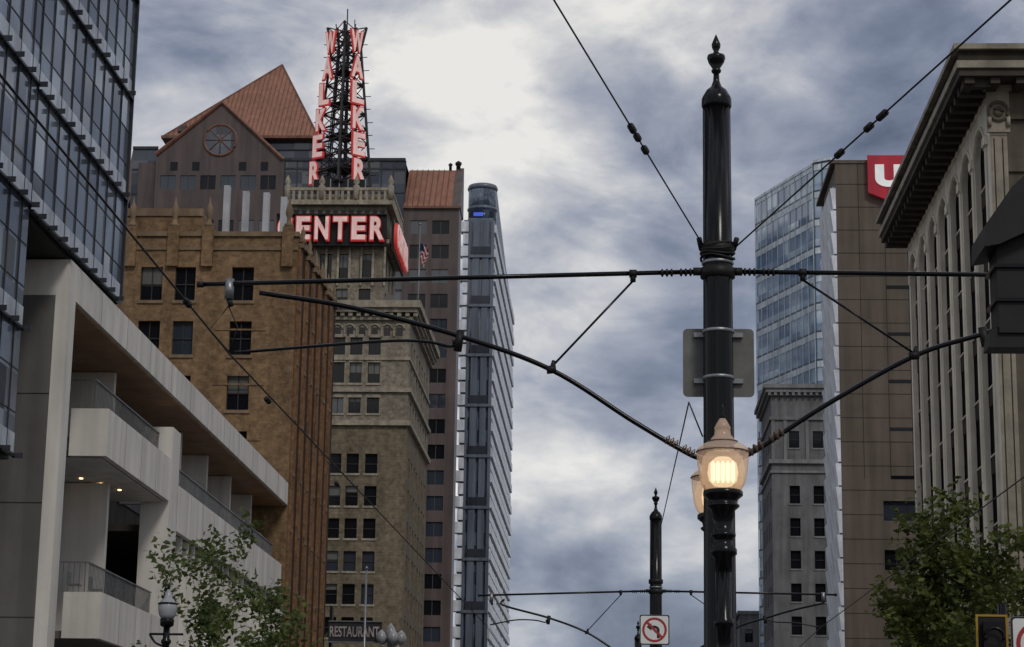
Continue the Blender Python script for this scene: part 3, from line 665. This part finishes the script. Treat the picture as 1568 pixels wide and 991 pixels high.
tcn=N.new("ShaderNodeTexCoord"); nn=N.new("ShaderNodeTexNoise"); nn.inputs["Scale"].default_value=14; L.new(tcn.outputs["Object"],nn.inputs["Vector"]); bpn=N.new("ShaderNodeBump"); bpn.inputs["Strength"].default_value=.3; L.new(nn.outputs[0],bpn.inputs["Height"]); L.new(bpn.outputs[0],b.inputs["Normal"])
tp_=N.new("ShaderNodeBsdfTransparent"); tp_.inputs[0].default_value=(1,.92,.79,1); mxs=N.new("ShaderNodeMixShader"); mxs.inputs[0].default_value=.45
L.new(tp_.outputs[0],mxs.inputs[1]); L.new(b.outputs[0],mxs.inputs[2]); L.new(mxs.outputs[0],N["Material Output"].inputs["Surface"])
lampglass.cycles.emission_sampling='NONE'
def emi(name,c,s,tr=0):
    m=bpy.data.materials.new(name); N,L=nt(m); N.clear(); o=N.new("ShaderNodeOutputMaterial"); e_=N.new("ShaderNodeEmission"); e_.inputs[0].default_value=(*c,1); e_.inputs[1].default_value=s
    if tr:
        t_=N.new("ShaderNodeBsdfTransparent"); x=N.new("ShaderNodeMixShader"); x.inputs[0].default_value=1-tr; L.new(t_.outputs[0],x.inputs[1]); L.new(e_.outputs[0],x.inputs[2]); L.new(x.outputs[0],o.inputs[0])
    else: L.new(e_.outputs[0],o.inputs[0])
    m.cycles.emission_sampling='NONE'
    return m
bulb=emi("lamp_filament",(1,.88,.64),3.8); halo=emi("lamp_glow_shell",(1,.80,.54),2.1,.55); halo2=emi("lamp_outer_glow_shell",(1,.68,.42),.9,.74)  # both halo materials are for shells added to imitate the globe's soft glow
def acorn(o,x,y,dz,s=1.0,lit=True,low=3.0):
    f=lambda P:[(r*s,dz+(z-4.92)*s) for r,z in P]
    o.lathe("globe",lampglass,x,y,f([(.18,4.92),(.215,4.98),(.238,5.05),(.255,5.18),(.262,5.28),(.262,5.31)]),40,True,.035)
    o.lathe("globe_roof",lampglass,x,y,f([(.268,5.315),(.262,5.34),(.22,5.38),(.15,5.415),(.125,5.43),(.12,5.45),(.085,5.49),(.078,5.55),(.085,5.56),(.06,5.61),(.03,5.66)]),40,True,.03)
    o.lathe("globe_band",rust,x,y,f([(.150,5.413),(.156,5.418),(.156,5.426),(.128,5.432)]),24); o.lathe("globe_band",rust,x,y,f([(.262,5.309),(.272,5.312),(.272,5.318),(.266,5.322)]),32)
    o.lathe("globe_finial",black,x,y,f([(.03,5.66),(.035,5.68),(.012,5.72),(.022,5.76),(.008,5.8),(0,5.83)]),10)
    if lit:
        for dx in (-.10,-.05,.0,.05,.10): o.lathe("bulb",bulb,x+dx,y-.02,f([(.008,5.0),(.022,5.03),(.022,5.19),(.008,5.22)]),10)
        o.lathe("glow_shell",halo,x,y,f([(.09,4.97),(.14,5.02),(.155,5.1),(.14,5.2),(.07,5.26)]),20)  # added glow shell around the bulbs
        o.lathe("outer_glow_shell",halo2,x,y,f([(.16,4.93),(.20,5.0),(.225,5.14),(.20,5.26),(.12,5.35)]),24)  # wider added shell for the fainter outer glow
    o.lathe("fitter",black,x,y,f([(.185,4.925),(.2,4.91),(.2,4.87),(.15,4.83),(.14,4.79),(.165,4.775),(.165,4.76),(.12,4.72),(.10,4.6),(.10,4.5),(.125,4.49),(.125,4.46),(.10,4.44),(.09,4.40),(.11,4.37),(.135,4.33),(.135,4.28),(.09,4.24),(.085,4.1)]),20)
p=cat_pole(22.0,5.56,5.6,True)
acorn(p,1.103,21.3,4.92); acorn(p,1.10,22.72,4.88)
for (x,y) in ((1.103,21.3),(1.10,22.72)):
    p.lathe("lamp_stem",black,x,y,[(.03,2.95),(.07,3.02),(.11,3.1),(.11,3.16),(.075,3.2),(.072,3.55),(.1,3.57),(.1,3.62),(.078,3.65),(.085,4.12)],18)
    p.tube("lamp_bracket",black,arcpts([(x,y,3.05),(x*.5+.55,(y+22)/2,2.85),(1.1,22+(y-22)*.2,2.95)],6),.045,8); p.tube("lamp_bracket",black,[(x,y,4.3),(1.1,22+(y-22)*.2,4.3)],.035,8)
for i in range(4):
    z=7.52+i*.045; p.tube("wire_wrap",darkm,[(1.1+.178*math.cos(t),22+.178*math.sin(t),z+.02*math.sin(t*2+i)) for t in [2*math.pi*k/20 for k in range(21)]],.014,6)
def guy(o,a,b_,marks):
    a=Vector(a);b_=Vector(b_); o.tube("guy_wire",darkm,[a,b_],.009,6)
    for t0,t1 in marks: insul(o,a.lerp(b_,t0),a.lerp(b_,t1),4,.034,darkm)
guy(p,(.957,22,7.65),(-2.42,8,8.63),((.195,.203),(.218,.225),(.232,.242)))
guy(p,(1.28,22,7.64),(5.57,8,8.6),((.19,.20),(.237,.246),(.256,.268)))
for sx in (-1,1): p.tube("wire_knot",darkm,[(1.1+sx*.17,22,7.62),(1.1+sx*.2,21.9,7.72)],.03,6)
def rrect(x0,x1,z0,z1,r):
    out=[]
    for (ax,az,t0) in ((x1-r,z1-r,0),(x0+r,z1-r,90),(x0+r,z0+r,180),(x1-r,z0+r,270)):
        for k in range(5): t=math.radians(t0+22.5*k); out.append((ax+r*math.cos(t),az+r*math.sin(t)))
    return out
p.extY("sign_back",alu,rrect(.735,1.49,6.06,6.80,.05),22.2,22.21)
for z in (6.2,6.7): p.box("sign_bracket",steel,.85,1.37,22.155,22.199,z,z+.05)
p.tube("cable",darkm,[(.93,22,5.6),(.86,24,6.35),(1.0,54.4,8.0)],.009,5)
p.build()
p=cat_pole(54.8,4.55,4.6,False); no_turn_sign(p,1.06,54.45,6.36,.76)
for z in (6.2,6.6): p.tube("sign_strap",steel,[(1.06,54.47,z),(1.1,54.7,z)],.03,6)
acorn(p,1.115,54.1,4.92)
p.build()
p=cat_pole(93.0,4.55,4.6,False); p.build()
w=Obj("overhead_contact_wire")
w.tube("left_wire",darkm,[(-4.1,-30,6.5),(-4.1,22,6.46),(-3.25,54.8,6.46),(-3.2,93,6.46),(-3.2,400,6.5)],.0105,6)
w.tube("right_wire",darkm,[(6.0,-30,6.5),(6.0,22,6.5),(5.3,54.8,6.5),(5.3,93,6.5),(5.3,400,6.5)],.0105,6)
w.tube("hanger",darkm,[(-4.13,22,6.98),(-4.3,21.9,6.7),(-4.1,22,6.48)],.007,5); w.tube("hanger",darkm,[(-4.13,22,6.98),(-4.02,22,6.75),(-4.1,22,6.48)],.007,5)
for yy in (19.6,24.5,31): insul(w,(-4.1,yy,6.46),(-4.1,yy+.25,6.46),2,.035,darkm)
w.build()

# ------------------------------------------------------------------ small street furniture
l=Obj("street_lamp",(-10.5,50,0))
l.lathe("post",black,-10.5,50,[(.25,.14),(.25,.5),(.14,.8),(.09,1.2),(.08,5.5),(.12,5.55),(.12,5.6),(.08,5.65),(.075,5.95)],14)
clear=mat("clear_lamp_globe",(.35,.36,.38),rough=.2,bump=0); 
l.lathe("globe",clear,-10.5,50,[(.14,6.1),(.2,6.2),(.23,6.35),(.22,6.45),(.15,6.55),(.1,6.6),(.08,6.7),(.03,6.8)],18); l.lathe("globe_finial",black,-10.5,50,[(.03,6.8),(.04,6.85),(.01,6.95),(0,7.0)],8)
l.lathe("globe_band",black,-10.5,50,[(.222,6.44),(.24,6.45),(.24,6.47),(.2,6.49)],18)
l.lathe("fitter",black,-10.5,50,[(.07,5.9),(.16,5.95),(.17,6.08),(.15,6.12)],14)
l.tube("banner_arm",black,[(-10.9,50,5.75),(-10.1,50,5.75)],.03,6); l.tube("banner_arm",black,arcpts([(-10.9,50,5.75),(-10.75,50,5.55),(-10.5,50,5.45)],5),.03,6); l.tube("banner_arm",black,[(-10.85,50,5.1),(-10.15,50,5.1)],.04,6)
l.build()
s=Obj("restaurant_sign")
s.box("panel",mat("dark_sign_panel",(.03,.028,.035),bump=0),-20,-16.25,150.0,150.3,13.45,14.85)
for z in (13.4,14.85): s.box("frame",steel,-20,-16.2,149.9,150.35,z,z+.08)
s.text("letters",mat("sign_letters",(.42,.38,.38),bump=0),"RESTAURANT",(-18.15,149.95,14.17),(R90,0,0),3.5,.75,.03,.02)
s.box("bracket",darkm,-20,-19.8,150.3,151,12,16); s.build()
s=Obj("cluster_street_lamp",(-15.6,150,0)); s.lathe("post",steel,-15.6,150,[(.2,.14),(.12,1),(.09,12.6)],10)
for a in range(5):
    t=2*math.pi*a/5; x,y=-15.6+.75*math.cos(t),150+.75*math.sin(t); s.tube("arm",steel,[(-15.6,150,12.8),(x,y,13.3)],.06,6)
    s.lathe("globe",clear,x,y,[(.1,13.3),(.36,13.55),(.4,13.8),(.25,14.1),(.03,14.3)],12)
s.lathe("globe",clear,-15.6,150,[(.1,12.6),(.36,13.9),(.4,14.2),(.25,14.5),(.03,14.8)],12); s.build()
s=Obj("flagpole",(-17.2,148,0)); s.tube("pole",steel,[(-17.2,148,.1),(-17.2,148,18.3)],[.12,.06],8); s.lathe("ball",steel,-17.2,148,[(0,18.3),(.14,18.4),(0,18.6)],8); s.build()
yel=mat("signal_yellow",(.40,.23,.015),rough=.5,bump=0)
s=Obj("traffic_signal",(5.45,30,0))
s.lathe("post",black,5.46,30.25,[(.12,0),(.12,.4),(.07,.6),(.065,4.7)],12)
s.extY("back_plate",darkm,rrect(5.06,5.46,3.25,4.5,.05),30.0,30.02)
for (x0,x1,z0,z1) in ((5.04,5.07,3.23,4.5),(5.45,5.48,3.23,4.5)): s.box("plate_edge",yel,x0,x1,29.985,29.999,z0,z1)
s.box("plate_edge",yel,5.04,5.48,29.985,29.999,4.501,4.53)
s.box("head",black,5.12,5.40,29.85,29.984,3.3,4.42)
for z in (4.2,3.86,3.52):
    n=14; s.tube("visor",black,[(5.26+.125*math.cos(t),29.75,z+.125*math.sin(t)) for t in [math.radians(-20+220*i/n) for i in range(n+1)]],.02,5)
    s.prism("lens",darkm,[(5.26+.11*math.cos(2*math.pi*i/16),29.845,z+.11*math.sin(2*math.pi*i/16)) for i in range(16)],[(5.26+.11*math.cos(2*math.pi*i/16),29.849,z+.11*math.sin(2*math.pi*i/16)) for i in range(16)])
s.build()
s=Obj("no_left_turn_sign",(5.9,30,0)); no_turn_sign(s,5.90,30.0,4.13,.76); s.tube("arm",steel,[(5.46,30.1,4.13),(6.2,30.1,4.13)],.03,6); s.build()
s=Obj("traffic_signal",(2.4,12,0))
s.box("head_housing",darkm,2.19,2.52,11.9,12.15,4.42,5.12)
s.extY("hood",darkm,[(2.105,4.90),(2.11,5.02),(2.27,5.25),(2.55,5.52),(2.62,5.5),(2.62,5.12),(2.19,4.915)],11.8,12.25)
s.extY("bracket",darkm,[(2.13,4.34),(2.14,4.43),(2.19,4.46),(2.6,4.46),(2.6,4.34)],11.92,12.1)
for z in (4.6,4.8): s.box("housing_rib",black,2.17,2.54,11.88,12.17,z,z+.02)
s.tube("mast_arm",darkm,[(2.5,12.02,4.75),(6.5,12.02,4.75)],.07,10); s.lathe("mast",darkm,6.5,12.02,[(.2,0),(.16,.5),(.12,5.2),(0,5.3)],12)
s.build()

# ------------------------------------------------------------------ trees
bark=mat("bark",(.06,.048,.04),rough=.9,scale=4,fine=25,bump=.6)
def leafmat(name,c1,c2):
    m=bpy.data.materials.new(name); N,L=nt(m); b=N["Principled BSDF"]; tc=N.new("ShaderNodeTexCoord")
    n=N.new("ShaderNodeTexNoise"); n.inputs["Scale"].default_value=1.3; n.inputs["Detail"].default_value=4; L.new(tc.outputs["Object"],n.inputs["Vector"])
    cr=N.new("ShaderNodeValToRGB"); cr.color_ramp.elements[0].position=.35; cr.color_ramp.elements[1].position=.65; cr.color_ramp.elements[0].color=(*c1,1); cr.color_ramp.elements[1].color=(*c2,1)
    L.new(n.outputs[0],cr.inputs[0]); L.new(cr.outputs[0],b.inputs["Base Color"]); b.inputs["Roughness"].default_value=.6; b.inputs["Specular IOR Level"].default_value=.25
    tl=N.new("ShaderNodeBsdfTranslucent"); L.new(cr.outputs[0],tl.inputs[0]); mx=N.new("ShaderNodeMixShader"); mx.inputs[0].default_value=.35
    L.new(b.outputs[0],mx.inputs[1]); L.new(tl.outputs[0],mx.inputs[2]); L.new(mx.outputs[0],N["Material Output"].inputs["Surface"]); return m
def tree(name,x,y,H,spread,lm,seed,leaves,ls,trunk=.16,clear_h=2.4,depth=5):
    rd=random.Random(seed); o=Obj(name,(x,y,0)); tips=[]
    def grow(p,d,ln,r,lv):
        pts=[p];R=[r];q=p.copy();dd=d.copy()
        for k in range(4):
            dd=(dd+Vector((rd.uniform(-.16,.16),rd.uniform(-.16,.16),rd.uniform(-.03,.1)))).normalized(); q=q+dd*ln/4; pts.append(q.copy()); R.append(r*(1-.14*(k+1)))
            if lv>=2: tips.append((q.copy(),lv))
        o.tube("branches" if lv else "trunk",bark,pts,R,6 if lv<2 else 4)
        if lv>=depth: return
        n=rd.choice((2,3,3)) if lv else 5
        for k in range(n):
            a=rd.uniform(0,6.28); sp_=rd.uniform(.35,.85)*spread
            nd=(dd+Vector((math.cos(a)*sp_,math.sin(a)*sp_,rd.uniform(0,.35)))).normalized()
            grow(pts[-1] if k<2 else pts[rd.choice((2,3))],nd,ln*rd.uniform(.62,.86),R[-1]*rd.uniform(.6,.8),lv+1)
        if lv==0: grow(pts[-1],Vector((0,0,1)),ln*.9,R[-1]*.8,1)
    grow(Vector((x,y,0)),Vector((0,0,1)),clear_h,trunk,0)
    zmax=max(t[0].z for t in tips); zs=(H-clear_h)/(zmax-clear_h)
    for key,(v,f,m) in o.parts.items():
        for i,(a,b,c) in enumerate(v): 
            if c>clear_h: v[i]=(a,b,clear_h+(c-clear_h)*zs)
    V=[];F=[]
    keep=[t for t in tips if rd.random()<.8]
    for _ in range(leaves):
        t,lv=rd.choice(keep); c=Vector((t.x,t.y,clear_h+(t.z-clear_h)*zs)); sg=.16+.1*(depth-lv)*.3
        c=c+Vector((rd.gauss(0,sg),rd.gauss(0,sg),rd.gauss(0,sg)))
        a=Vector((rd.gauss(0,1),rd.gauss(0,1),rd.gauss(0,.6))).normalized(); b=a.cross(Vector((rd.gauss(0,1),rd.gauss(0,1),rd.gauss(0,1)))).normalized(); s_=ls*rd.uniform(.6,1.3)
        k=len(V); V+= [c-a*s_,c+b*s_*.55,c+a*s_,c-b*s_*.55]; F.append((k,k+1,k+2,k+3))
    o.add("foliage",lm,V,F); o.build()
lg=leafmat("leaves_spring",(.055,.08,.026),(.15,.19,.06)); dg=leafmat("leaves_dark",(.035,.05,.014),(.13,.15,.032))
tree("street_tree",-13.9,76,12.2,.75,lg,11,5400,.13,clear_h=3.2)
tree("street_tree",12.4,70,12.6,1.15,dg,5,9500,.13,trunk=.22,clear_h=3.4)
tree("street_tree",15.6,62,12.0,1.1,dg,8,9500,.13,trunk=.22,clear_h=3.2)
tree("street_tree",12.0,88,10.6,1.3,dg,21,9500,.14,trunk=.2,clear_h=3.2)

# ------------------------------------------------------------------ sky, sun
SE,SR=math.radians(42),math.radians(155)
wd=bpy.data.worlds.new("World"); scene.world=wd; wd.use_nodes=True; N=wd.node_tree.nodes; L=wd.node_tree.links; N.clear()
out=N.new("ShaderNodeOutputWorld"); bg=N.new("ShaderNodeBackground"); sky=N.new("ShaderNodeTexSky"); sky.sky_type='NISHITA'; sky.sun_disc=False; sky.sun_elevation=SE; sky.sun_rotation=SR
bg.inputs[1].default_value=.08; L.new(sky.outputs[0],bg.inputs[0])
tc=N.new("ShaderNodeTexCoord")
mp=N.new("ShaderNodeMapping"); mp.inputs["Location"].default_value=(.82,.4,.15); mp.inputs["Scale"].default_value=(1,1,1.8); L.new(tc.outputs["Generated"],mp.inputs[0])
def noise(sc,det,ro,dist): 
    n=N.new("ShaderNodeTexNoise"); n.inputs["Scale"].default_value=sc; n.inputs["Detail"].default_value=det; n.inputs["Roughness"].default_value=ro; n.inputs["Distortion"].default_value=dist; L.new(mp.outputs[0],n.inputs["Vector"]); return n
nA=noise(5.0,7,.48,.5); nB=noise(15,8,.56,.3)
ma=N.new("ShaderNodeMath"); ma.operation='MULTIPLY_ADD'; ma.inputs[1].default_value=.34; L.new(nB.outputs[0],ma.inputs[0]); 
mb=N.new("ShaderNodeMath"); mb.operation='MULTIPLY'; mb.inputs[1].default_value=.66; L.new(nA.outputs[0],mb.inputs[0]); L.new(mb.outputs[0],ma.inputs[2])
cr=N.new("ShaderNodeValToRGB"); E=cr.color_ramp.elements; E[0].position=.36; E[0].color=(.11,.13,.19,1); E[1].position=.605; E[1].color=(.88,.86,.82,1)
x=E.new(.43); x.color=(.21,.24,.32,1); x=E.new(.49); x.color=(.36,.385,.46,1); x=E.new(.545); x.color=(.58,.585,.61,1)
L.new(ma.outputs[0],cr.inputs[0])
bc=N.new("ShaderNodeBackground"); L.new(cr.outputs[0],bc.inputs[0]); bc.inputs[1].default_value=1.0
mx=N.new("ShaderNodeMixShader"); mx.inputs[0].default_value=.9; L.new(bg.outputs[0],mx.inputs[1]); L.new(bc.outputs[0],mx.inputs[2]); L.new(mx.outputs[0],out.inputs[0])
sd=bpy.data.lights.new("sun",'SUN'); sd.energy=1.0; sd.angle=math.radians(12); sd.color=(1,.94,.86); so=bpy.data.objects.new("sun",sd); bpy.context.collection.objects.link(so)
dirv=Vector((math.sin(SR)*math.cos(SE),math.cos(SR)*math.cos(SE),math.sin(SE)))
so.rotation_euler=dirv.to_track_quat('Z','Y').to_euler(); so.location=(0,0,120)
scene.view_settings.view_transform='Standard'; scene.view_settings.look='None'; scene.view_settings.exposure=0
cam=bpy.data.cameras.new("camera"); cam.sensor_width=36; cam.lens=74.73; cam.clip_end=6000; cam.clip_start=.3
co=bpy.data.objects.new("camera",cam); co.location=(0,0,1.7); co.rotation_euler=(1.79847,-.01498,.04576); bpy.context.collection.objects.link(co); scene.camera=co
